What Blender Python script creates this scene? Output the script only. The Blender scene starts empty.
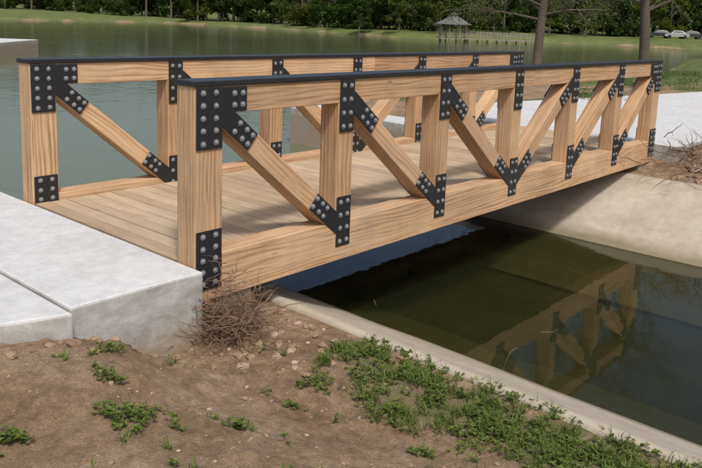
import bpy, math, random
import numpy as np
from mathutils import Vector, Matrix
random.seed(7); RNG=np.random.default_rng(5)
scene=bpy.context.scene
WL=-0.75
# ------------------------------------------------------------------ helpers
def new_obj(name,me,parent=None,mats=()):
    ob=bpy.data.objects.new(name,me); scene.collection.objects.link(ob)
    for m in mats: me.materials.append(m)
    if parent: ob.parent=parent
    return ob
def empty(name,loc=(0,0,0)):
    e=bpy.data.objects.new(name,None); e.location=loc; e.empty_display_size=.3
    scene.collection.objects.link(e); return e
class MB:
    def __init__(s): s.v=[];s.f=[];s.uv=[];s.t=[];s.m=[]
    def face(s,pts,uvs=None,tone=.5,m=0):
        b=len(s.v); s.v+= [tuple(p) for p in pts]; s.f.append(tuple(range(b,b+len(pts))))
        s.uv+= uvs if uvs else [(p[0],p[1]) for p in pts]; s.t+=[tone]*len(pts); s.m.append(m)
    def box(s,c,A,h,tone=None,m=0,taper=None):
        if tone is None: tone=random.random()
        c=Vector(c);A=[Vector(a).normalized() for a in A]
        b=len(s.v); o=(random.uniform(0,50),random.uniform(0,50))
        cs=[]
        for i in range(8):
            q=((1 if i&1 else -1)*h[0],(1 if i&2 else -1)*h[1],(1 if i&4 else -1)*h[2])
            cs.append(q); s.v.append(tuple(c+A[0]*q[0]+A[1]*q[1]+A[2]*q[2]))
        F=[((0,4,6,2),0),((1,3,7,5),0),((0,1,5,4),1),((2,6,7,3),1),((0,2,3,1),2),((4,5,7,6),2)]
        flip=A[0].cross(A[1]).dot(A[2])<0
        for k,(f,ax) in enumerate(F):
            if flip: f=f[::-1]
            s.f.append(tuple(b+i for i in f)); s.m.append(m)
            for i in f:
                q=cs[i]
                if ax==0: s.uv.append((q[1]*.4+o[0],q[2]+o[1]))
                elif ax==1: s.uv.append((q[0]+o[0]+k,q[2]+o[1]+k*.37))
                else: s.uv.append((q[0]+o[0]+k,q[1]+o[1]+k*.37))
                s.t.append(tone)
    def abox(s,lo,hi,ax=0,**k):
        c=[(a+b)/2 for a,b in zip(lo,hi)];h=[(b-a)/2 for a,b in zip(lo,hi)]
        E=[(1,0,0),(0,1,0),(0,0,1)]; o=[ax,(ax+1)%3,(ax+2)%3]
        s.box(c,[E[i] for i in o],[h[i] for i in o],**k)
    def tube(s,pts,rs,n=6,tone=.5,m=0,cap=True):
        b=len(s.v);N=len(pts)
        for i,p in enumerate(pts):
            p=Vector(p);d=(Vector(pts[min(i+1,N-1)])-Vector(pts[max(i-1,0)])).normalized()
            a=d.cross(Vector((.31,.17,1)) if abs(d.z)<.9 else Vector((1,.1,0))).normalized();c=d.cross(a)
            for j in range(n):
                t=2*math.pi*j/n; s.v.append(tuple(p+(a*math.cos(t)+c*math.sin(t))*rs[i]))
        for i in range(N-1):
            for j in range(n):
                q=(b+i*n+j,b+i*n+(j+1)%n,b+(i+1)*n+(j+1)%n,b+(i+1)*n+j)
                s.f.append(q);s.m.append(m);s.t+=[tone]*4
                s.uv+=[(i,j/n),(i,(j+1)/n),(i+1,(j+1)/n),(i+1,j/n)]
        if cap:
            for r,o in ((0,1),(N-1,-1)):
                q=tuple(b+r*n+j for j in range(n))[::-o if o==1 else 1]
                s.f.append(q);s.m.append(m);s.t+=[tone]*n;s.uv+=[(0,0)]*n
    def build(s,name,parent=None,mats=(),smooth=False,bevel=0):
        me=bpy.data.meshes.new(name); me.from_pydata(s.v,[],s.f)
        uv=me.uv_layers.new(name='UVMap'); uv.data.foreach_set('uv',np.array(s.uv,dtype=np.float32).ravel())
        at=me.attributes.new('tone','FLOAT','CORNER'); at.data.foreach_set('value',np.array(s.t,dtype=np.float32))
        me.polygons.foreach_set('material_index',s.m)
        if smooth: me.polygons.foreach_set('use_smooth',[True]*len(s.f))
        me.update()
        ob=new_obj(name,me,parent,mats)
        if bevel:
            b=ob.modifiers.new('bevel','BEVEL');b.width=bevel;b.segments=2;b.limit_method='ANGLE';b.angle_limit=math.radians(50)
        return ob
_T=RNG.random((256,256))
def vn(x,y,sc,seed=0):
    x=np.asarray(x)/sc+seed*17.3+500; y=np.asarray(y)/sc+seed*31.7+500
    xi=np.floor(x).astype(int);yi=np.floor(y).astype(int);fx=x-xi;fy=y-yi
    fx=fx*fx*(3-2*fx);fy=fy*fy*(3-2*fy);g=lambda a,b:_T[a%256,b%256]
    return (g(xi,yi)*(1-fx)+g(xi+1,yi)*fx)*(1-fy)+(g(xi,yi+1)*(1-fx)+g(xi+1,yi+1)*fx)*fy-.5
def sm(a,b,x): 
    t=np.clip((x-a)/(b-a),0,1);return t*t*(3-2*t)
# ------------------------------------------------------------------ node helpers
def mat(name):
    m=bpy.data.materials.new(name);m.use_nodes=True;nt=m.node_tree;nt.nodes.clear()
    out=nt.nodes.new('ShaderNodeOutputMaterial');return m,nt,out
class N:
    def __init__(s,nt): s.nt=nt
    def n(s,t,**k):
        x=s.nt.nodes.new(t)
        for a,b in k.items(): setattr(x,a,b)
        return x
    def l(s,a,b): s.nt.links.new(a,b)
    def noise(s,vec,scale,detail=4,rough=.6,dist=0):
        x=s.n('ShaderNodeTexNoise');x.inputs['Scale'].default_value=scale;x.inputs['Detail'].default_value=detail
        x.inputs['Roughness'].default_value=rough;x.inputs['Distortion'].default_value=dist
        if vec is not None:s.l(vec,x.inputs['Vector'])
        return x.outputs['Fac']
    def ramp(s,fac,stops,interp='LINEAR'):
        x=s.n('ShaderNodeValToRGB');s.l(fac,x.inputs[0]);e=x.color_ramp.elements;x.color_ramp.interpolation=interp
        while len(e)<len(stops):e.new(.5)
        for i,(p,c) in enumerate(stops):
            e[i].position=p;e[i].color=(c,c,c,1) if isinstance(c,(int,float)) else (*c,1)
        return x.outputs['Color']
    def mix(s,f,a,b,mode='MIX'):
        x=s.n('ShaderNodeMix',data_type='RGBA',blend_type=mode)
        for v,i in ((f,0),(a,6),(b,7)):
            if isinstance(v,(int,float)): x.inputs[i].default_value=v if i==0 else (v,v,v,1)
            elif isinstance(v,tuple): x.inputs[i].default_value=(*v,1)
            else: s.l(v,x.inputs[i])
        return x.outputs[2]
    def math(s,op,a,b=None):
        x=s.n('ShaderNodeMath',operation=op)
        for v,i in ((a,0),(b,1)):
            if v is None: continue
            if isinstance(v,(int,float)):x.inputs[i].default_value=v
            else:s.l(v,x.inputs[i])
        return x.outputs[0]
    def map(s,vec,sc,loc=(0,0,0)):
        x=s.n('ShaderNodeMapping');x.inputs['Scale'].default_value=sc;x.inputs['Location'].default_value=loc;s.l(vec,x.inputs['Vector']);return x.outputs[0]
    def bump(s,h,strength,dist):
        x=s.n('ShaderNodeBump');x.inputs['Strength'].default_value=strength;x.inputs['Distance'].default_value=dist;s.l(h,x.inputs['Height']);return x.outputs[0]
    def bsdf(s,col,rough,normal=None,out=None,**k):
        x=s.n('ShaderNodeBsdfPrincipled')
        if isinstance(col,tuple):x.inputs['Base Color'].default_value=(*col,1)
        else:s.l(col,x.inputs['Base Color'])
        if isinstance(rough,(int,float)):x.inputs['Roughness'].default_value=rough
        else:s.l(rough,x.inputs['Roughness'])
        if normal is not None:s.l(normal,x.inputs['Normal'])
        for a,b in k.items():x.inputs[a].default_value=b
        if out:s.l(x.outputs[0],out.inputs['Surface'])
        return x
def wood(name,cA,cB,cC,rough=.75,bw=.26,grey=.3):
    m,nt,out=mat(name);g=N(nt)
    uv=g.n('ShaderNodeUVMap').outputs[0];pos=g.n('ShaderNodeNewGeometry').outputs['Position']
    tone=g.n('ShaderNodeAttribute',attribute_name='tone').outputs['Fac']
    fine=g.noise(g.map(uv,(3.,150,1)),1,5,.7)
    mid=g.noise(g.map(uv,(.7,38,1)),1,5,.65,.3)
    warp=g.noise(g.map(uv,(.55,2.6,1)),1,2,.5)
    sep=g.n('ShaderNodeSeparateXYZ');g.l(uv,sep.inputs[0])
    ph=g.math('ADD',g.math('MULTIPLY',sep.outputs['Y'],170),g.math('MULTIPLY',warp,46))
    band=g.math('ADD',g.math('MULTIPLY',g.math('SINE',ph),.5),.5)
    band=g.math('POWER',band,1.6)
    amp=g.ramp(g.noise(g.map(uv,(.9,5,1)),1,2,.5),[(.35,.35),(.65,1.)])
    band=g.math('MULTIPLY',band,amp)
    grain=g.math('ADD',g.math('MULTIPLY',band,bw),g.math('ADD',g.math('MULTIPLY',mid,.75),g.math('MULTIPLY',fine,.60)))
    col=g.ramp(grain,[(.45,cA),(.73,cB),(.98,cC)])
    vo=g.n('ShaderNodeTexVoronoi',feature='F1');vo.inputs['Scale'].default_value=1;g.l(g.map(uv,(1.7,5.5,1)),vo.inputs['Vector'])
    kn=g.ramp(vo.outputs['Distance'],[(.03,1.),(.10,0.)])
    kz=g.n('ShaderNodeSeparateColor');g.l(vo.outputs['Color'],kz.inputs[0])
    kn=g.math('MULTIPLY',kn,g.math('GREATER_THAN',kz.outputs[0],.55))
    col=g.mix(g.math('MULTIPLY',kn,.7),col,tuple(x*.4 for x in cC))
    ck=g.noise(g.map(uv,(1.6,75,1),(9,3,0)),1,2,.4)
    ck=g.ramp(ck,[(.67,0.),(.71,1.)])
    col=g.mix(g.math('MULTIPLY',ck,.6),col,tuple(x*.35 for x in cC))
    tv=g.ramp(tone,[(0,(.82,.79,.76)),(.5,(1,1,1)),(1,(1.13,1.13,1.13))])
    col=g.mix(1.,col,tv,'MULTIPLY')
    st=g.ramp(g.noise(pos,2.1,5,.65),[(.33,(.74,.72,.70)),(.62,(1.04,1.04,1.04))])
    col=g.mix(.7,col,st,'MULTIPLY')
    gr=g.ramp(g.noise(pos,.9,5,.6),[(.45,0.),(.75,grey)])
    col=g.mix(gr,col,(.36,.30,.23))
    h=g.math('SUBTRACT',g.math('ADD',g.math('MULTIPLY',band,.3),fine),ck)
    g.bsdf(col,rough,g.bump(h,.5,.004),out,**{'Specular IOR Level':.2})
    return m
M_wood=wood('timber_pine',(.645,.445,.265),(.53,.34,.19),(.325,.18,.09))
M_deck=wood('deck_boards_pine',(.56,.45,.31),(.45,.345,.22),(.27,.185,.11),bw=.16,grey=.5)
def simple(name,col,rough=.5,metal=0,bs=0,bscale=50,var=.15):
    m,nt,out=mat(name);g=N(nt);pos=g.n('ShaderNodeTexCoord').outputs['Object']
    n=g.noise(pos,bscale,4)
    c=g.mix(1.,col,g.ramp(n,[(.3,1-var),(.7,1+var)]),'MULTIPLY')
    g.bsdf(c,rough,g.bump(n,bs,.003) if bs else None,out,Metallic=metal);return m
M_black=simple('black_steel',(.013,.013,.015),.5,0,.15,120,.3)
M_bolt=simple('galvanised_bolt',(.24,.245,.25),.5,.3,.1,200,.3)
M_cap=simple('black_cap_rail',(.016,.016,.018),.4,0,.08,30,.3)
def concrete(name,base,dark,edge=.5,scale=1.,wetz=None):
    m,nt,out=mat(name);g=N(nt);pos=g.n('ShaderNodeNewGeometry').outputs['Position']
    a=g.noise(pos,1.3*scale,6,.6);b=g.noise(pos,9*scale,6,.7);c=g.noise(pos,110,3,.7)
    col=g.mix(g.ramp(a,[(.35,0.),(.7,edge)]),base,dark)
    col=g.mix(1.,col,g.ramp(b,[(.3,.82),(.7,1.08)]),'MULTIPLY')
    col=g.mix(1.,col,g.ramp(c,[(.3,.86),(.7,1.06)]),'MULTIPLY')
    vo=g.n('ShaderNodeTexVoronoi');vo.inputs['Scale'].default_value=38;g.l(pos,vo.inputs['Vector'])
    pit=g.ramp(vo.outputs['Distance'],[(.05,0.),(.16,1.)])
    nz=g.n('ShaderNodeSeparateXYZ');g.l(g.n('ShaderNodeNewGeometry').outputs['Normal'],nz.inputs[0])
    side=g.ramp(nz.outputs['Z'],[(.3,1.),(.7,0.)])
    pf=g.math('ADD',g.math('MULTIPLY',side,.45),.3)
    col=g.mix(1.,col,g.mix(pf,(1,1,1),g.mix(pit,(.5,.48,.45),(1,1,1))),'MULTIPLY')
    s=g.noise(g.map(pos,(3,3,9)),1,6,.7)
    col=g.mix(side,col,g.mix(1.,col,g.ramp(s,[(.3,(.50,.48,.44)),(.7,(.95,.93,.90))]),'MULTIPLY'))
    ds=g.ramp(g.noise(g.map(pos,(1,1,1),(7,2,0)),2.6,7,.72),[(.56,0.),(.74,.45)])
    col=g.mix(ds,col,(.42,.36,.28))
    pz=g.n('ShaderNodeSeparateXYZ');g.l(pos,pz.inputs[0])
    if wetz is not None:
        wz=g.math('ADD',pz.outputs['Z'],g.math('MULTIPLY',g.math('SUBTRACT',a,.5),.12))
        wf=g.ramp(g.math('ADD',wz,1.),[(wetz+1-.04,1.),(wetz+1+.05,0.)])
        col=g.mix(wf,col,g.mix(b,(.13,.11,.065),(.25,.215,.145)))
    else:
        sp=g.math('ADD',pz.outputs['Z'],g.math('MULTIPLY',g.math('SUBTRACT',b,.5),.5))
        sf=g.ramp(g.math('ADD',sp,1.),[(.80,.85),(1.02,0.)])
        col=g.mix(sf,col,(.27,.20,.135))
    h=g.math('ADD',g.math('MULTIPLY',b,.6),g.math('MULTIPLY',c,.25))
    g.bsdf(col,.85,g.bump(h,.4,.014),out,**{'Specular IOR Level':.3});return m
M_conc=concrete('slab_concrete',(.555,.56,.55),(.465,.465,.45))
M_conc2=concrete('channel_concrete',(.45,.40,.325),(.32,.275,.21),.9,wetz=-.68)
# ------------------------------------------------------------------ truss bridge
bridge=empty('timber_truss_footbridge')
T=.19;H=1.50;BAY=1.389;W=2.506;L=6*BAY+.22;CH=.33;ZD=.27;TC=.19
X=(1,0,0);Y=(0,1,0);Z=(0,0,1)
PX=[.12]+[.11+i*BAY for i in range(1,6)]+[L-.12]
PW=[.24]+[.19]*5+[.24]
DW=.155
def diag_ends(i):
    if i<3: return (PX[i]+PW[i]/2+.03,H-TC-.03),(PX[i+1]-PW[i+1]/2-.03,CH+.03)
    return (PX[i+1]-PW[i+1]/2-.03,H-TC-.03),(PX[i]+PW[i]/2+.03,CH+.03)
def truss(y0,name):
    m=MB();yc=y0+T/2
    for x,w in zip(PX,PW):
        full= w>.2
        m.abox((x-w/2,y0,0 if full else CH),(x+w/2,y0+T,H if full else H-TC),ax=2)
    a,b=PX[0]+.12,PX[6]-.12
    mid=PX[3]+.35
    m.abox((a,y0+.002,H-TC),(mid,y0+T-.002,H-.0),ax=0);m.abox((mid+.002,y0+.002,H-TC),(b,y0+T-.002,H),ax=0)
    m.abox((a,y0-.004,0),(b,y0+T+.004,CH),ax=0,tone=.45)
    for i in range(6):
        p,q=diag_ends(i);P=Vector((p[0],yc,p[1]));Q=Vector((q[0],yc,q[1]));d=(Q-P).normalized()
        P2=P-d*.045;Q2=Q+d*.045
        m.box((P2+Q2)/2,(d,Y,d.cross(Vector(Y))),((Q2-P2).length/2,T/2-.004,DW/2))
    m.build(name+'_timbers',bridge,[M_wood],bevel=.006)
    for side,yf in (('outer' if name=='near_truss' else 'inner',y0-.004),('inner' if name=='near_truss' else 'outer',y0+T+.004)):
        sg=-1 if yf<yc else 1
        pm=MB();bm_=MB()
        def plate(c,d,hl,hw,th):
            d=Vector((d[0],0,d[1])).normalized();n=d.cross(Vector(Y))
            cc=Vector((c[0],yf+sg*th/2,c[1]));pm.box(cc,(d,Y,n),(hl,th/2,hw))
        def bolts(c,d,us,vs,th):
            d=Vector((d[0],0,d[1])).normalized();n=d.cross(Vector(Y))
            for u in us:
                for v in vs:
                    p=Vector((c[0],yf+sg*th,c[1]))+d*(u+random.uniform(-.003,.003))+n*v
                    o=Vector((0,sg,0))
                    bm_.tube([p-o*.004,p+o*.003],[.0225,.0215],n=12)
                    bm_.tube([p+o*.003,p+o*.0115,p+o*.0135],[.0150,.0145,.0115],n=6)
        for i,(x,w) in enumerate(zip(PX,PW)):
            pw=w/2-.012
            for top in (True,False):
                zc=(H-.005-.21) if top else (.12+.21 if i not in(0,6) else .09+.21)
                plate((x,zc),(0,1),.21,pw,.008)
                vs=(-pw*.5,pw*.5)
                bolts((x,zc),(0,1),(-.17,-.085,0,.085,.17) if w>.2 else (-.165,-.055,.055,.165),vs,.008)
        for i in range(6):
            p,q=diag_ends(i);d=(Vector((q[0],q[1]))-Vector((p[0],p[1]))).normalized()
            hw=DW/2-.006
            for (e,s_) in ((p,1),(q,-1)):
                plate((e[0]+d.x*s_*.10,e[1]+d.y*s_*.10),(d.x,d.y),.20,hw,.0095)
                bolts((e[0]+d.x*s_*.20,e[1]+d.y*s_*.20),(d.x,d.y),(-.085,0,.07),(-hw*.52,hw*.52),.0095)
        for x,s_ in ((PX[0],1),(PX[6],-1)):
            plate((x+s_*.19,H-.095),(1,0),.13,.085,.011)
            bolts((x+s_*.21,H-.095),(1,0),(0,.075),(-.04,.04),.011)
        pm.build(name+'_'+side+'_gusset_plates',bridge,[M_black],bevel=.002)
        bm_.build(name+'_'+side+'_bolts',bridge,[M_bolt])
    c=MB();c.abox((-.012,y0-.014,H+.001),(L/2,y0+T+.014,H+.036));c.abox((L/2+.003,y0-.014,H+.001),(L+.012,y0+T+.014,H+.036))
    c.build(name+'_black_cap_rail',bridge,[M_cap],bevel=.005)
truss(0,'near_truss');truss(W-T,'far_truss')
dk=MB();x=.012
while x<L-.02:
    w=.138;dk.abox((x,T+.012,ZD-.038+random.uniform(-.0015,.0015)),(min(x+w,L),W-T-.012,ZD+random.uniform(-.002,.002)),ax=1);x+=w+.008
dk.build('deck_boards',bridge,[M_deck],bevel=.004)
sj=MB()
for x in PX: sj.abox((x-.07,T+.004,.0),(x+.07,W-T-.004,.13),ax=1)
for y in (.5,.9,1.25,1.6,2.0): sj.abox((.1,y-.03,.13),(L-.1,y+.03,ZD-.04),ax=0)
sj.build('joists_and_crossbeams',bridge,[M_wood])
# ------------------------------------------------------------------ concrete works
def prism(m,poly,z0,z1):
    n=len(poly);top=[(x,y,z1) for x,y in poly];bot=[(x,y,z0) for x,y in poly]
    m.face(top);m.face(bot[::-1])
    for i in range(n):
        j=(i+1)%n;m.face([bot[i],bot[j],top[j],top[i]])
def weld(ob,bev=.012):
    import bmesh
    bm=bmesh.new();bm.from_mesh(ob.data);bmesh.ops.remove_doubles(bm,verts=bm.verts,dist=1e-5)
    bmesh.ops.recalc_face_normals(bm,faces=bm.faces);bm.to_mesh(ob.data);bm.free()
    b=ob.modifiers.new('bevel','BEVEL');b.width=bev;b.segments=2;b.limit_method='ANGLE';b.angle_limit=math.radians(40)
    return ob
def slab(name,poly,z0,z1,mt,bev=.012,parent=None):
    m=MB();prism(m,poly,z0,z1);return weld(m.build(name,parent,[mt]),bev)
slab('concrete_approach_slab',[(-.952,-.10),(-.006,-.115),(-.006,3.35),(-.952,3.35)],-1.0,.270,M_conc,.016)
slab('concrete_walkway',[(-.966,-.17),(-.966,3.35),(-2.4,3.5),(-5,4.6),(-9,7.5),(-20,16),(-21.5,14),(-10.5,5.2),(-6.5,2.4),(-3.6,.75),(-2.4,.28),(-1.32,-.045)],-.35,.262,M_conc,.016)
slab('bridge_abutment',[(-.004,.03),(.55,.03),(.55,2.48),(-.004,2.48)],-1.4,-.012,M_conc2)
slab('bridge_abutment',[(L-.45,.03),(L+.02,.03),(L+.02,2.48),(L-.45,2.48)],-1.4,-.012,M_conc2)
xe=L+.012
slab('concrete_approach_slab',[(xe,-.42),(xe+2.6,-.42),(xe+2.6,4.7),(xe,4.7)],-.6,.27,M_conc)
slab('concrete_walkway',[(xe+2.615,-.42),(17,-.1),(26,-1.2),(45,-8),(46,-5.5),(27,1.5),(18,3.2),(xe+2.615,4.7)],-.3,.265,M_conc)
slab('concrete_spillway_wall',[(8.4,2.62),(8.555,2.62),(8.555,4.75),(12.5,4.75),(12.5,7.8),(8.4,7.8)],-1.5,0.03,M_conc)
slab('concrete_pier',[(9.35,13.4),(9.9,13.4),(9.9,14.1),(9.35,14.1)],-1.8,.0,M_conc)
slab('concrete_dock',[(19.3,41.7),(15.0,37.4),(-6,17.5),(-9,21),(16,45)],-1.8,.02,M_conc)
def strip(name,prof,y0,y1,mt):
    m=MB();ys=np.linspace(y0,y1,140)
    P=[]
    for (xa,za),(xb,zb) in zip(prof[:-1],prof[1:]):
        k=max(1,int(math.hypot(xb-xa,zb-za)/.09))
        for i in range(k): P.append((xa+(xb-xa)*i/k,za+(zb-za)*i/k))
    P.append(prof[-1])
    vs=[];fs=[]
    for y in ys:
        for (a,b) in P:
            vs.append((a+float(vn(a,y,.8,3))*.02,y,b+float(vn(a,y,.5,4))*.008))
    n=len(P)
    for j in range(len(ys)-1):
        for i in range(n-1): fs.append((j*n+i,j*n+i+1,(j+1)*n+i+1,(j+1)*n+i))
    me=bpy.data.meshes.new(name);me.from_pydata(vs,[],fs);me.polygons.foreach_set('use_smooth',[True]*len(fs))
    return new_obj(name,me,None,[mt])
strip('channel_bank_slope',[(.83,-.5),(.84,-.215),(.90,-.205),(2.08,-.75),(2.9,-1.02)],-14,3.3,M_conc2)
strip('channel_bank_slope',[(4.9,-1.0),(5.25,-.84),(5.33,-.80),(6.02,-.785),(6.10,-.765),(6.20,-.715),(7.72,-.10),(7.8,-.095),(7.82,-.4)],-14,2.60,M_conc2)
# ------------------------------------------------------------------ terrain
LAKE=np.array([(0.0,3.3),(-.9,3.4),(-2.4,3.6),(-5,4.8),(-9,7.8),(-20,16.5),(-60,30),(-200,60),(-260,190),(-100,175),(0,160),(64,149),(111,158),(106,110),(97,80),(91,70),(97,61),(106,56),(114,47),(116,32),(118,14),(100,11),(64,15),(52,15),(40,10.5),(30,10),(22,11.2),(16,8.4),(8.4,7.8),(8.4,2.6),(7.0,2.6),(7,2.0),(1.2,2.0),(1.2,3.3)],float)
def sdf(x,y):
    d=np.full(x.shape,1e18);ins=np.zeros(x.shape,bool);n=len(LAKE)
    for i in range(n):
        a=LAKE[i];b=LAKE[(i+1)%n];e=b-a;wx=x-a[0];wy=y-a[1]
        t=np.clip((wx*e[0]+wy*e[1])/(e@e),0,1);d=np.minimum(d,(wx-e[0]*t)**2+(wy-e[1]*t)**2)
        c=((a[1]<=y)!=(b[1]<=y))
        with np.errstate(divide='ignore',invalid='ignore'):
            xi=a[0]+(y-a[1])*e[0]/(e[1] if e[1]!=0 else 1e-9)
        ins^= c&(x<xi)
    return np.where(ins,-np.sqrt(d),np.sqrt(d))
def height(x,y):
    x=np.asarray(x,float);y=np.asarray(y,float)
    near=sm(30,6,np.hypot(x,y))
    g=-.235+.36*sm(.0,-1.45,x)+.10*sm(.05,-.35,x)*sm(-1.3,-.8,x)*sm(-1.2,-.3,y)
    g=np.where(x>7.7,-.11+.30*sm(7.75,9.6,x),g)
    und=vn(x,y,14,1)*.35+vn(x,y,40,2)*.8
    s=sdf(x,y)
    far=.1+.25*sm(2,15,s)+1.1*sm(10,70,s)+und*sm(4,30,s)
    g=g*sm(22,12,np.hypot(x-4,y))+far*(1-sm(22,12,np.hypot(x-4,y)))
    g=g+6*sm(260,700,np.hypot(x,y))
    dirt=sm(1.0,.6,x)*sm(-14,-9,x)*sm(-14,-9,y)+sm(7.7,8.2,x)*sm(20,15,x)
    g=g+dirt*(vn(x,y,.9,5)*.08+vn(x,y,.33,6)*.06+vn(x,y,.13,7)*.03+np.abs(vn(x,y,.06,8))*.028+np.maximum(0,vn(x,y,.085,18)-.2)*.11)
    lk=np.where(s<0,-.85-np.clip(-s*.35,0,2.2),-.85+(g+.85)*sm(0,.9+.9*(1-near),s))
    g=np.where((s<3.0),lk,g)
    g=np.where((s>=0)&(s<3)&(x<.9)&(x>-.9)&(y<2.5),-.235,g)
    prof=np.interp(x,[.86,.90,2.08,3.1,4.5,5.3,6.15,7.75,7.8],[-.30,-.32,-.86,-1.08,-1.10,-.97,-.93,-.3,-.12])
    inch=(x>.86)&(x<7.78)&(y<3.4)&(y>-60)
    g=np.where(inch,np.minimum(prof+vn(x,y,.6,9)*.08,np.where(s<0,np.maximum(g,-1.3),9)),g)
    und_s=(x>-1.0)&(x<.0)&(y>-.08)&(y<3.4);g=np.where(und_s,np.minimum(g,-.05),g)
    g=np.where((x<-.9)&(x>-22)&(y>.0)&(s<3),np.minimum(g,.10),g)
    return g
ar=np.arange
gx=np.concatenate([[-2000,-1200,-700,-450,-300,-220,-160,-110,-80,-60,-45,-35,-28,-22,-17,-13,-10,-8,-7,-6],ar(-5,-2.5,.1),ar(-2.5,1.05,.024),ar(1.05,7.6,.15),ar(7.6,12,.08),ar(12,30,.5),ar(30,140,2.5),ar(140,320,12),[340,400,480,600,800,1200,2000]])
gy=np.concatenate([[-2000,-1200,-700,-400,-250,-160,-100,-70,-50,-36,-28,-22,-17,-14],ar(-12,-4.5,.3),ar(-4.5,.6,.024),ar(.6,9,.15),ar(9,30,.5),ar(30,200,2.5),ar(200,340,12),[360,420,500,620,800,1200,2000]])
GX,GY=np.meshgrid(gx,gy);GZ=height(GX,GY)
S=sdf(GX,GY)
nx,ny=len(gx),len(gy)
V=np.stack([GX.ravel(),GY.ravel(),GZ.ravel()],1)
idx=ar(nx*ny).reshape(ny,nx);F=np.stack([idx[:-1,:-1],idx[:-1,1:],idx[1:,1:],idx[1:,:-1]],-1).reshape(-1,4)
me=bpy.data.meshes.new('ground');me.from_pydata(V.tolist(),[],F.tolist());me.polygons.foreach_set('use_smooth',[True]*len(F))
R=np.hypot(GX-2,GY)
grass=sm(15,27,R+vn(GX,GY,3,11)*12)
grass=np.maximum(grass,0)*sm(.1,.9,S+vn(GX,GY,1.5,12)*.6)
weedy=sm(.5,.2,np.abs(GX-.5)+vn(GX,GY,.4,13)*.5)*sm(-.5,-1.0,GY)*sm(-9,-4,GY)*.47
grass=np.maximum(grass,weedy*(GX<.9))
grass=np.maximum(grass,(GX>9)*(sm(.05,.25,vn(GX,GY,.9,14)))*.6)
at=me.attributes.new('grass','FLOAT','POINT');at.data.foreach_set('value',grass.ravel().astype(np.float32))
m,nt,out=mat('dirt_and_grass');g=N(nt);pos=g.n('ShaderNodeNewGeometry').outputs['Position']
ga=g.n('ShaderNodeAttribute',attribute_name='grass').outputs['Fac']
n1=g.noise(pos,1.7,6,.65);n2=g.noise(pos,14,6,.7);n3=g.noise(pos,90,4,.75)
dc=g.ramp(n1,[(.3,(.235,.155,.092)),(.5,(.34,.24,.15)),(.72,(.43,.325,.22))])
dc=g.mix(1.,dc,g.ramp(n2,[(.3,.58),(.68,1.2)]),'MULTIPLY');dc=g.mix(1.,dc,g.ramp(n3,[(.3,.62),(.7,1.26)]),'MULTIPLY')
# leaf litter and organic specks
lit=g.ramp(g.noise(g.map(pos,(1,1,1),(3,5,1)),46,3,.6),[(.66,0.),(.72,1.)])
dc=g.mix(g.math('MULTIPLY',lit,.6),dc,(.11,.075,.045))
gc=g.ramp(g.noise(pos,.35,6,.7),[(.3,(.075,.105,.03)),(.55,(.12,.145,.045)),(.75,(.18,.18,.08))])
gc=g.mix(1.,gc,g.ramp(g.noise(pos,6,5,.7),[(.3,.65),(.7,1.3)]),'MULTIPLY')
gf=g.ramp(g.math('ADD',ga,g.math('MULTIPLY',g.math('SUBTRACT',n2,.5),.9)),[(.38,0.),(.58,1.)])
col=g.mix(gf,dc,gc)
sz=g.n('ShaderNodeSeparateXYZ');g.l(pos,sz.inputs[0])
wet=g.ramp(g.math('ADD',g.math('MULTIPLY',sz.outputs['Z'],1.),1.2),[(.42,1.),(.62,0.)])
bt=g.ramp(g.math('ADD',g.math('MULTIPLY',n1,.6),g.math('MULTIPLY',n2,.4)),[(.35,(.055,.06,.025)),(.5,(.115,.11,.052)),(.68,(.21,.185,.105))])
col=g.mix(wet,col,bt)
hh=g.math('ADD',g.math('MULTIPLY',n2,1.),g.math('MULTIPLY',n3,.55))
g.bsdf(col,.95,g.bump(hh,.9,.038),out,**{'Specular IOR Level':.15})
M_ground=m;new_obj('ground',me,None,[m])
# ------------------------------------------------------------------ water
def water(name,murk,trans,ripples,murkf,ior=1.333):
    m,nt,out=mat(name);g=N(nt);pos=g.n('ShaderNodeNewGeometry').outputs['Position']
    h=None
    for sc,mp,a in ripples:
        n=g.noise(g.map(pos,mp),sc,3,.5);n=g.math('MULTIPLY',n,a);h=n if h is None else g.math('ADD',h,n)
    nm=g.bump(h,1.,1.)
    fr=g.n('ShaderNodeFresnel');fr.inputs['IOR'].default_value=ior;g.l(nm,fr.inputs['Normal'])
    gl=g.n('ShaderNodeBsdfGlossy');gl.inputs['Roughness'].default_value=.03;g.l(nm,gl.inputs['Normal'])
    df=g.n('ShaderNodeBsdfDiffuse')
    mk=g.mix(g.noise(pos,.08 if murkf>.8 else .9,4,.6),tuple(c*.75 for c in murk),tuple(c*1.25 for c in murk));g.l(mk,df.inputs['Color'])
    tr=g.n('ShaderNodeBsdfTransparent');tr.inputs['Color'].default_value=(*trans,1)
    a=g.n('ShaderNodeMixShader');a.inputs[0].default_value=murkf;g.l(tr.outputs[0],a.inputs[1]);g.l(df.outputs[0],a.inputs[2])
    b=g.n('ShaderNodeMixShader');g.l(fr.outputs[0],b.inputs[0]);g.l(a.outputs[0],b.inputs[1]);g.l(gl.outputs[0],b.inputs[2])
    g.l(b.outputs[0],out.inputs['Surface']);return m
M_lake=water('lake_water',(.135,.15,.085),(.3,.3,.2),[(2.2,(1,1,1),.012),(7,(1,1,1),.003),(.5,(1,.6,1),.022)],.93)
M_chan=water('channel_water',(.026,.032,.014),(.50,.50,.33),[(1.6,(1,1,1),.0028),(6,(1,1,1),.0005)],.34)
def flat(name,poly,z,mt):
    me=bpy.data.meshes.new(name);me.from_pydata([(x,y,z) for x,y in poly],[],[tuple(range(len(poly)))]);return new_obj(name,me,None,[mt])
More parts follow.
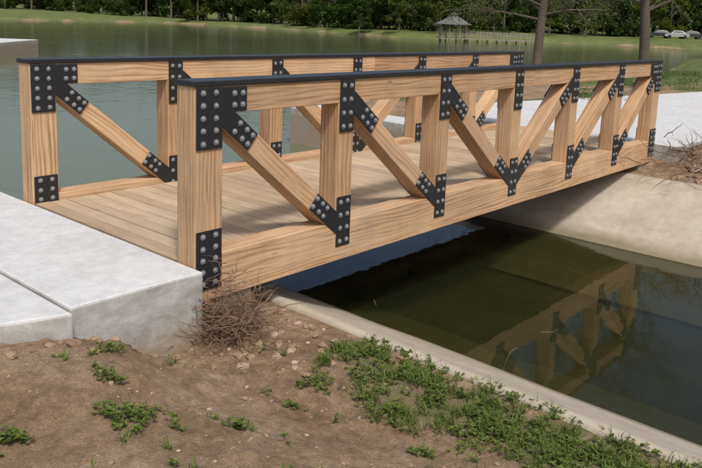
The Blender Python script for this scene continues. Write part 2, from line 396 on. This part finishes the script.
flat('channel_water',[(.5,-60),(8,-60),(8,3.3),(.5,3.3)],WL,M_chan)
flat('lake_water',[(-300,3.3),(135,3.3),(135,215),(-300,215)],WL,M_lake)
# ------------------------------------------------------------------ foliage helpers
def leafmat(name,c1,c2,trans=.35,rv=((.62,.75,.6),(1,1,1),(1.6,1.3,.9))):
    m,nt,out=mat(name);g=N(nt)
    t=g.n('ShaderNodeAttribute',attribute_name='tone').outputs['Fac'];oi=g.n('ShaderNodeObjectInfo').outputs['Random']
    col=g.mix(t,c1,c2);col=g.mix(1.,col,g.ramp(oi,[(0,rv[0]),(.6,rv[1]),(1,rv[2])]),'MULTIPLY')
    d=g.n('ShaderNodeBsdfDiffuse');g.l(col,d.inputs[0]);r=g.n('ShaderNodeBsdfTranslucent');g.l(col,r.inputs[0])
    x=g.n('ShaderNodeMixShader');x.inputs[0].default_value=trans;g.l(d.outputs[0],x.inputs[1]);g.l(r.outputs[0],x.inputs[2]);g.l(x.outputs[0],out.inputs['Surface']);return m
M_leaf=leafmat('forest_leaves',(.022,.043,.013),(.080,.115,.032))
M_leaf2=leafmat('spring_leaves',(.09,.13,.03),(.2,.24,.08))
M_weed=leafmat('weed_leaves',(.05,.095,.022),(.15,.205,.06))
M_bark=simple('bark',(.10,.078,.06),.9,0,.8,14,.4)
def leaves_np(P,size,tone,name,parent,mt):
    n=len(P);a=RNG.normal(size=(n,3));a/=np.linalg.norm(a,axis=1)[:,None];b=RNG.normal(size=(n,3));b-=a*(a*b).sum(1)[:,None];b/=np.linalg.norm(b,axis=1)[:,None]
    s=size*RNG.uniform(.6,1.3,n)[:,None]
    V=np.stack([P-a*s,P+b*s*.6,P+a*s,P-b*s*.6],1).reshape(-1,3)
    me=bpy.data.meshes.new(name);me.from_pydata(V.tolist(),[],ar(n*4).reshape(n,4).tolist())
    at=me.attributes.new('tone','FLOAT','POINT');at.data.foreach_set('value',np.repeat(tone,4).astype(np.float32));me.materials.append(mt);return me
def crown_pts(h,w,n,low=.12):
    blobs=[]
    for i in range(34):
        t=random.uniform(low,1);r=w*math.sin(min(1,(t*.9+.12))*math.pi)**.6*random.uniform(.3,1);a=random.uniform(0,6.28)
        blobs.append((r*math.cos(a),r*math.sin(a),h*t,random.uniform(.12,.27)*w*1.3))
    B=np.array(blobs);k=RNG.integers(0,len(B),n);d=RNG.normal(size=(n,3));d/=np.linalg.norm(d,axis=1)[:,None]
    rad=RNG.uniform(.5,1.15,n)[:,None];P=B[k,:3]+d*rad*B[k,3:4]*np.array([1,1,.75]);P[:,2]=np.maximum(P[:,2],.1)
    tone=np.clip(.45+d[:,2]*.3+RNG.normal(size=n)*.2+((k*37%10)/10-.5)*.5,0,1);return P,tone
protos=[]
for i in range(4):
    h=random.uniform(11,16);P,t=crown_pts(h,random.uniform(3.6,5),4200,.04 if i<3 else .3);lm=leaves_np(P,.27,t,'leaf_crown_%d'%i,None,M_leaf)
    tm=MB();tm.tube([(0,0,-1),(0,.1,h*.3),(.2,0,h*.6),(.1,.1,h*.85)],[.3,.22,.13,.04],7)
    for j in range(6):
        a=random.uniform(0,6.28);z=random.uniform(.25,.6)*h;tm.tube([(0,0,z),(math.cos(a)*2,math.sin(a)*2,z+1.5),(math.cos(a)*3.4,math.sin(a)*3.4,z+2.6)],[.1,.06,.02],5)
    to=tm.build('tree_trunk_proto',None,[M_bark]);me2=to.data;bpy.data.objects.remove(to);protos.append((lm,me2))
woods=empty('distant_trees')
def hz(x,y): return float(height(np.array([x]),np.array([y]))[0])
def plant(x,y,s,k=None,z=None):
    lm,tm=random.choice(protos) if k is None else protos[k]
    a=random.uniform(0,6.28);zz=hz(x,y) if z is None else z
    for me_,nm in ((lm,'crown'),(tm,'trunk')):
        o=bpy.data.objects.new(nm,me_);scene.collection.objects.link(o);o.parent=woods;o.location=(x,y,zz-.2);o.rotation_euler=(0,0,a);o.scale=(s,s,s*random.uniform(.85,1.15))
cx,cy=-2.99,-4.01
for row,(dr) in enumerate((0,12,28)):
    az=-8.0
    while az<75:
        base=np.interp(az,[-8,5,15,22,30,36,42,50,57,66,75],[165,170,168,158,144,136,148,184,216,232,228])
        r=base+dr+random.uniform(-6,6);x=cx+r*math.cos(math.radians(az));y=cy+r*math.sin(math.radians(az))
        plant(x,y,random.uniform(.75,1.25)*(1+.12*row));az+=math.degrees(5.5/r)*random.uniform(.8,1.35)
for az,r,s in ((38,126,.5),(41,134,.6),(35,124,.55),(33,131,.65),(44,155,.6),(27.0,138,.6),(24.5,140,.5),(20.3,139,.7),(47,175,.6),(31,125,.4)):
    plant(cx+r*math.cos(math.radians(az)),cy+r*math.sin(math.radians(az)),s,3)
# ------------------------------------------------------------------ near bare-ish trees
def bare_tree(name,loc,h,r0,lean,seed,low):
    rnd=random.Random(seed);e=empty(name,loc);m=MB();tips=[]
    def grow(p,d,r,ln,lev,droop=0):
        n=5;pts=[p];rs=[r];q=Vector(p);dd=Vector(d)
        for i in range(n):
            dd=(dd+Vector((rnd.gauss(0,1),rnd.gauss(0,1),rnd.gauss(0,.7)))*(.05+.06*lev)+Vector((0,0,.05 if lev<3 else 0))-Vector((0,0,droop))).normalized()
            q=q+dd*(ln/n);pts.append(q.copy());rs.append(r*(1-.14*(i+1)) if lev else r*(1-.09*(i+1)))
        m.tube(pts,rs,8 if lev==0 else (6 if lev<2 else 4),cap=False)
        if lev>=4: tips.extend(pts[2:]);return
        nb={0:12,1:7,2:6,3:4}[lev]
        for k in range(nb):
            t=rnd.uniform(.22 if lev==0 else .2,1);j=min(n-1,int(t*n));f=t*n-j;pp=pts[j].lerp(pts[j+1],f)
            a=rnd.uniform(0,6.28);ax=Vector((math.cos(a),math.sin(a),rnd.uniform(-.1,.5)));nd=(dd*(.45 if lev==0 else .8)+ax*(.9)).normalized()
            grow(pp,nd,max(.006,rs[j]*(.36 if lev==0 else .5)),ln*rnd.uniform(.38,.6)*(1-.25*t if lev==0 else 1),lev+1,droop)
        if lev==0:
            for (a,zf,l) in low:
                j=int(zf*n);pp=pts[j].lerp(pts[j+1],zf*n-j)
                grow(pp,Vector((math.cos(a),math.sin(a),.35)).normalized(),.055,l,1,.10)
    grow(Vector((0,0,-.3)),Vector(lean).normalized(),r0,h,0)
    m.build('trunk_and_branches',e,[M_bark],smooth=True)
    P=np.array([tuple(t) for t in tips]);P=np.repeat(P,2,0)+RNG.normal(size=(len(P)*2,3))*.12;P=P[RNG.random(len(P))<.35]
    lm=leaves_np(P,.045,RNG.random(len(P)),'young_leaves',None,M_leaf2);o=bpy.data.objects.new('young_leaves',lm);scene.collection.objects.link(o);o.parent=e
bare_tree('bare_tree',(24.5,10.45,hz(24.5,10.45)),10.5,.21,(.06,-.04,1),3,((2.3,.31,3.),(-.9,.33,2.6),(2.6,.36,3.4)))
bare_tree('bare_tree',(29.6,8.05,hz(29.6,8.05)),11,.23,(.0,.02,1),12,((2.3,.30,3.2),(-.9,.31,3.4),(-.7,.34,3.6),(2.2,.34,2.6)))
# ------------------------------------------------------------------ rocks, debris, weeds
def rockmesh(m,c,s,rnd):
    n=[(math.cos(a)*math.cos(b),math.sin(a)*math.cos(b),math.sin(b)) for b in (-1.2,-.45,.35,1.05) for a in [k*math.pi/3+b for k in range(6)]]
    sc=(rnd.uniform(.7,1.3),rnd.uniform(.6,1.1),rnd.uniform(.4,.75));rot=rnd.uniform(0,6.28);b0=len(m.v)
    for q in n:
        j=rnd.uniform(.78,1.15);x,y,z=q[0]*s*sc[0]*j,q[1]*s*sc[1]*j,q[2]*s*sc[2]*j
        m.v.append((c[0]+x*math.cos(rot)-y*math.sin(rot),c[1]+x*math.sin(rot)+y*math.cos(rot),c[2]+z))
    t=rnd.random()
    def f(ids): m.f.append(tuple(b0+i for i in ids));m.m.append(0);m.t+=[t]*len(ids);m.uv+=[(0,0)]*len(ids)
    for r in range(3):
        for k in range(6): f((r*6+k,r*6+(k+1)%6,(r+1)*6+(k+1)%6,(r+1)*6+k))
    f((18,19,20,21,22,23));f((5,4,3,2,1,0))
m,nt,out=mat('stone_and_clod');g=N(nt);t=g.n('ShaderNodeAttribute',attribute_name='tone').outputs['Fac'];pos=g.n('ShaderNodeNewGeometry').outputs['Position']
c=g.ramp(t,[(0,(.20,.13,.08)),(.8,(.33,.235,.15)),(1,(.40,.33,.26))]);n=g.noise(pos,40,5,.7);c=g.mix(1.,c,g.ramp(n,[(.3,.7),(.7,1.2)]),'MULTIPLY')
g.bsdf(c,.95,g.bump(n,.6,.01),out);M_rock=m
rnd=random.Random(4);mr=MB();pts=[]
for i in range(1500):
    x=rnd.uniform(-2.6,.82);y=rnd.uniform(-3.6,-.12) ;s=.003+.016*rnd.random()**5
    pts.append((x,y,s))
for i in range(80): pts.append((rnd.gauss(.45,.25),rnd.gauss(-.4,.3),rnd.uniform(.012,.045)))
for i in range(45): pts.append((rnd.gauss(-.45,.4),-.18-abs(rnd.gauss(0,.15)),rnd.uniform(.012,.04)))
pts=[p for p in pts if p[0]<.82]
hs=height(np.array([p[0] for p in pts]),np.array([p[1] for p in pts]))
for p,z in zip(pts,hs): rockmesh(mr,(p[0],p[1],z+p[2]*.2),p[2],rnd)
mr.build('scattered_stones',None,[M_rock])
mr=MB();pts=[]
for i in range(620):
    x=rnd.uniform(7.85,12.5);y=rnd.uniform(-3.8,-.45);pts.append((x,y,.02+.13*rnd.random()**2.5))
hs=height(np.array([p[0] for p in pts]),np.array([p[1] for p in pts]))
for p,z in zip(pts,hs): rockmesh(mr,(p[0],p[1],z+p[2]*.2),p[2],rnd)
mr.build('rubble_stones',None,[M_rock])
M_twig=simple('dry_twigs',(.17,.11,.07),.9,0,.3,60,.5)
def twigs(name,c,n,spread,hgt,ln,r):
    m=MB()
    for i in range(n):
        x=c[0]+rnd.gauss(0,spread[0]);y=c[1]+rnd.gauss(0,spread[1]);z=c[2]+abs(rnd.gauss(0,hgt))
        a=rnd.uniform(0,6.28);e=rnd.uniform(-.6,.7);d=Vector((math.cos(a)*math.cos(e),math.sin(a)*math.cos(e),math.sin(e)));p=Vector((x,y,z));ps=[p.copy()];l=ln*rnd.uniform(.4,1.3)
        for k in range(5):
            d=(d+Vector((rnd.gauss(0,.25),rnd.gauss(0,.25),rnd.gauss(0,.2)))).normalized();p=p+d*l/5;ps.append(p.copy())
        rr=r*rnd.uniform(.3,1.3);m.tube(ps,[rr,rr,rr*.85,rr*.7,rr*.5,rr*.25],4,cap=False)
    m.build(name,None,[M_twig])
twigs('root_debris',(.16,-.20,-.20),620,(.12,.11),.155,.24,.0036)
twigs('driftwood_debris',(8.9,-.85,.1),320,(.7,.4),.09,.5,.007)
twigs('fallen_twigs',(0,-1.2,-.2),40,(.7,.8),.0,.14,.0025)
mw=MB()
def leaf(m,p,d,l,w,t):
    d=Vector(d).normalized();sd=d.cross(Vector((0,0,1)));sd=sd.normalized() if sd.length>.05 else Vector((1,0,0))
    a=p+d*l*.5+Vector((0,0,l*.06));e=p+d*l-Vector((0,0,l*.12))
    m.face([p,a+sd*w,e,a-sd*w],[(0,0)]*4,t)
def clump(m,x,y,R,n,kind):
    for i in range(n):
        a=rnd.uniform(0,6.28);q=R*math.sqrt(rnd.random())*(1+.5*math.sin(3*a+x*9));px=x+q*math.cos(a);py=y+q*math.sin(a)
        if px>.9: continue
        z=float(height(np.array([px]),np.array([py]))[0])
        if kind=='leafy':
            st=rnd.uniform(.01,.05)*(1.2-q/R*.5);top=Vector((px+rnd.gauss(0,.01),py+rnd.gauss(0,.01),z+st))
            for k in range(5):
                b=rnd.uniform(0,6.28);leaf(m,top,(math.cos(b),math.sin(b),rnd.uniform(-.1,.7)),rnd.uniform(.012,.03),rnd.uniform(.004,.009),rnd.random())
        else:
            for k in range(3):
                b=rnd.uniform(0,6.28);e=rnd.uniform(.4,1.4);l=rnd.uniform(.03,.10);w=.0018+.0016*rnd.random();p=Vector((px,py,z))
                d=Vector((math.cos(b)*math.cos(e),math.sin(b)*math.cos(e),math.sin(e)));p2=p+d*l*.6;p3=p2+(d+Vector((0,0,-.5))).normalized()*l*.5
                s=Vector((-math.sin(b),math.cos(b),0))*w;t=rnd.random();m.face([p-s,p+s,p2+s,p2-s],[(0,0)]*4,t);m.face([p2-s,p2+s,p3],[(0,0)]*3,t)
for x,y,R,n,kd in ((.08,-1.13,.10,50,'leafy'),(.60,-1.45,.15,170,'leafy'),(.62,-1.5,.16,80,'g'),(.13,-1.67,.13,80,'g'),(.1,-1.64,.1,60,'leafy'),(.51,-2.11,.14,60,'g'),(.5,-2.15,.15,100,'leafy'),
    (-1.22,-1.15,.12,150,'leafy'),(-.73,-1.36,.06,45,'leafy'),(-1.13,-.78,.05,30,'leafy'),(-1.72,-1.03,.07,50,'leafy'),(.59,-.83,.07,40,'leafy'),(.51,-2.47,.14,90,'g'),(.2,-1.4,.1,40,'g'),(.6,-2.5,.16,110,'leafy'),
    (.68,-1.1,.06,40,'g'),(.35,-1.25,.09,50,'leafy'),(.7,-1.9,.1,60,'g'),(.3,-2.0,.10,60,'leafy'),(.66,-2.8,.13,90,'g'),(.35,-2.6,.1,60,'leafy'),(-.9,-.45,.05,30,'leafy'),(-.05,-2.0,.06,30,'leafy'),(.3,-.95,.05,30,'g'),(-.2,-1.2,.04,20,'leafy')):
    clump(mw,x,y,R,n,kd)
for i in range(360): clump(mw,min(.86,rnd.gauss(.6,.2)),rnd.uniform(-3.5,-.8),.04,7,rnd.choice(['leafy','leafy','g']))
for i in range(60): clump(mw,rnd.uniform(-2.2,.3),rnd.uniform(-2.8,-.3),.02,4,rnd.choice(['leafy','g']))
mw.build('weed_patches',None,[M_weed])
mw=MB()
def bigclump(x,y,R,n):
    for i in range(n):
        a=rnd.uniform(0,6.28);q=R*math.sqrt(rnd.random());px=x+q*math.cos(a);py=y+q*math.sin(a);z=hz(px,py)
        for k in range(3):
            b=rnd.uniform(0,6.28);leaf(mw,Vector((px,py,z+rnd.uniform(0,.18))),(math.cos(b),math.sin(b),rnd.uniform(.2,1.4)),rnd.uniform(.05,.14),.012,rnd.random())
for i in range(26): bigclump(rnd.uniform(14,30),rnd.uniform(3.5,9),rnd.uniform(.3,.8),50)
for i in range(9): bigclump(rnd.uniform(8.6,11.5),rnd.uniform(-2.2,-.8),rnd.uniform(.1,.25),14)
mw.build('bank_weeds',None,[M_weed])
# ------------------------------------------------------------------ gazebo and dock
M_gz=simple('grey_weathered_wood',(.20,.175,.15),.8,0,.2,10,.2);M_roof=simple('shingle_roof',(.11,.11,.098),.85,0,.4,8,.25)
gz=empty('lakeside_gazebo',(90.5,59.0,0));gz.rotation_euler=(0,0,math.radians(-48))
m=MB();r=2.0
for a in range(8):
    t=a*math.pi/4+.39;m.abox((r*math.cos(t)-.08,r*math.sin(t)-.08,-1.6),(r*math.cos(t)+.08,r*math.sin(t)+.08,1.9),ax=2)
    t2=t+math.pi/4;p=Vector((r*math.cos(t),r*math.sin(t),0));q=Vector((r*math.cos(t2),r*math.sin(t2),0));d=(q-p)
    if a not in (7,):
        for z in (.15,.7): m.box((p+q)/2+Vector((0,0,z)),(d,d.cross(Vector(Z)),Z),(d.length/2,.03,.04))
        for k in range(1,6): 
            c=p.lerp(q,k/6);m.abox((c.x-.02,c.y-.02,.15),(c.x+.02,c.y+.02,.7),ax=2)
    m.box((p+q)/2+Vector((0,0,1.85)),(d,d.cross(Vector(Z)),Z),(d.length/2,.05,.1))
m.abox((-2.2,-2.2,-.32),(2.2,2.2,-.2));m.build('posts_and_rails',gz,[M_gz])
m=MB();n=8
for a in range(n):
    t=a*math.pi/4+.39;t2=t+math.pi/4
    def q(rr,z,tt):return (rr*math.cos(tt),rr*math.sin(tt),z)
    m.face([q(2.75,1.78,t),q(2.75,1.78,t2),q(.55,2.95,t2),q(.55,2.95,t)]);m.face([q(.4,2.95,t),q(.4,2.95,t2),q(.4,3.15,t2),q(.4,3.15,t)]);m.face([q(.65,3.12,t),q(.65,3.12,t2),(0,0,3.6)])
    m.face([q(2.75,1.70,t),q(2.75,1.70,t2),q(2.75,1.78,t2),q(2.75,1.78,t)])
m.build('roof',gz,[M_roof])
dock=empty('fishing_dock',(90.5,59.0,0));dock.rotation_euler=(0,0,math.radians(-48));m=MB()
m.abox((2.25,-1.2,-.34),(12.5,1.2,-.22))
for x in np.arange(2.4,12.6,1.45):
    for y in (-1.15,1.15): m.abox((x-.07,y-.07,-1.6),(x+.07,y+.07,.75),ax=2)
for y in (-1.15,1.15):
    for z in (.2,.45,.75): m.abox((2.3,y-.03,z-.04),(12.5,y+.03,z+.04))
m.build('deck_and_railing',dock,[M_gz])
# ------------------------------------------------------------------ cars
M_glass=simple('car_glass',(.02,.025,.03),.08);M_tyre=simple('tyre',(.02,.02,.02),.8)
def car(x,y,rot,col):
    z=hz(x,y);e=empty('parked_car',(x,y,z));e.rotation_euler=(0,0,rot);mp=simple('car_paint',col,.25,.2,0,5,.05)
    prof=[(-2.2,.35),(-2.22,.8),(-2.05,.95),(-1.55,1.0),(-.95,1.42),(.45,1.45),(1.15,.98),(2.05,.85),(2.22,.65),(2.22,.35)]
    m=MB()
    for i in range(len(prof)):
        a=prof[i];b=prof[(i+1)%len(prof)];f=lambda p:.86 if p[1]<1.1 else .66
        m.face([(a[0],-f(a),a[1]),(a[0],f(a),a[1]),(b[0],f(b),b[1]),(b[0],-f(b),b[1])])
    for s in (-1,1):
        m.face([(p[0],s*.86,p[1]) for p in prof if p[1]<1.1][::s]);m.face([(-1.55,s*.86,1.0),(1.15,s*.86,.98),(.45,s*.66,1.45),(-.95,s*.66,1.42)])
    m.build('body',e,[mp])
    m=MB()
    for s in (-1,1): m.face([(-1.3,s*.85,1.04),(.95,s*.85,1.03),(.38,s*.69,1.39),(-.88,s*.69,1.37)])
    m.face([(1.10,-.72,1.03),(1.10,.72,1.03),(.52,.60,1.42),(.52,-.60,1.42)]);m.face([(-1.51,-.72,1.05),(-1.51,.72,1.05),(-1.0,.6,1.41),(-1.0,-.6,1.41)]);m.build('windows',e,[M_glass])
    m=MB()
    for wx in (-1.4,1.4):
        for s in (-1,1): m.tube([(wx,s*.66,.33),(wx,s*.88,.33)],[.33,.33],16)
    m.build('wheels',e,[M_tyre])
for x,y,r,c in ((140,46.8,2.2,(.03,.035,.05)),(141.5,44.3,2.25,(.35,.36,.37)),(143.5,42.4,2.2,(.05,.05,.055)),(146,38.5,2.2,(.25,.03,.03))): car(x,y,r,c)
# ------------------------------------------------------------------ sun, sky, camera
sd=Vector((-.40,-.62,1.1)).normalized();el=math.asin(sd.z)
su=bpy.data.lights.new('sun','SUN');su.energy=2.7;su.angle=math.radians(6);su.color=(1,.97,.93)
so=bpy.data.objects.new('sun',su);scene.collection.objects.link(so);so.rotation_euler=sd.to_track_quat('Z','Y').to_euler()
w=bpy.data.worlds.new('World');scene.world=w;w.use_nodes=True;nt=w.node_tree
sk=nt.nodes.new('ShaderNodeTexSky');sk.sky_type='NISHITA';sk.sun_disc=False;sk.sun_elevation=el;sk.sun_rotation=math.atan2(sd.x,sd.y);sk.dust_density=5.;sk.air_density=.9;sk.ozone_density=1.
nt.links.new(sk.outputs[0],nt.nodes['Background'].inputs['Color']);nt.nodes['Background'].inputs['Strength'].default_value=.145
p=[-2.9914,-4.0088,1.9746,.85,.1698,.0366]
ya,pi_,ro=p[3:6]
fw=Vector((math.sin(ya)*math.cos(pi_),math.cos(ya)*math.cos(pi_),-math.sin(pi_)));r=Vector((math.cos(ya),-math.sin(ya),0));u=r.cross(fw)
r2=r*math.cos(ro)+u*math.sin(ro);u2=-r*math.sin(ro)+u*math.cos(ro)
cam=bpy.data.cameras.new('camera');cam.sensor_width=36;cam.lens=751.3/702*36;cam.shift_y=-86.2/702;cam.clip_end=5000;cam.clip_start=.05
co=bpy.data.objects.new('camera',cam);scene.collection.objects.link(co)
M=Matrix((( r2.x,u2.x,-fw.x,p[0]),(r2.y,u2.y,-fw.y,p[1]),(r2.z,u2.z,-fw.z,p[2]),(0,0,0,1)));co.matrix_world=M
scene.camera=co
scene.view_settings.view_transform='Standard';scene.view_settings.look='None';scene.view_settings.exposure=0
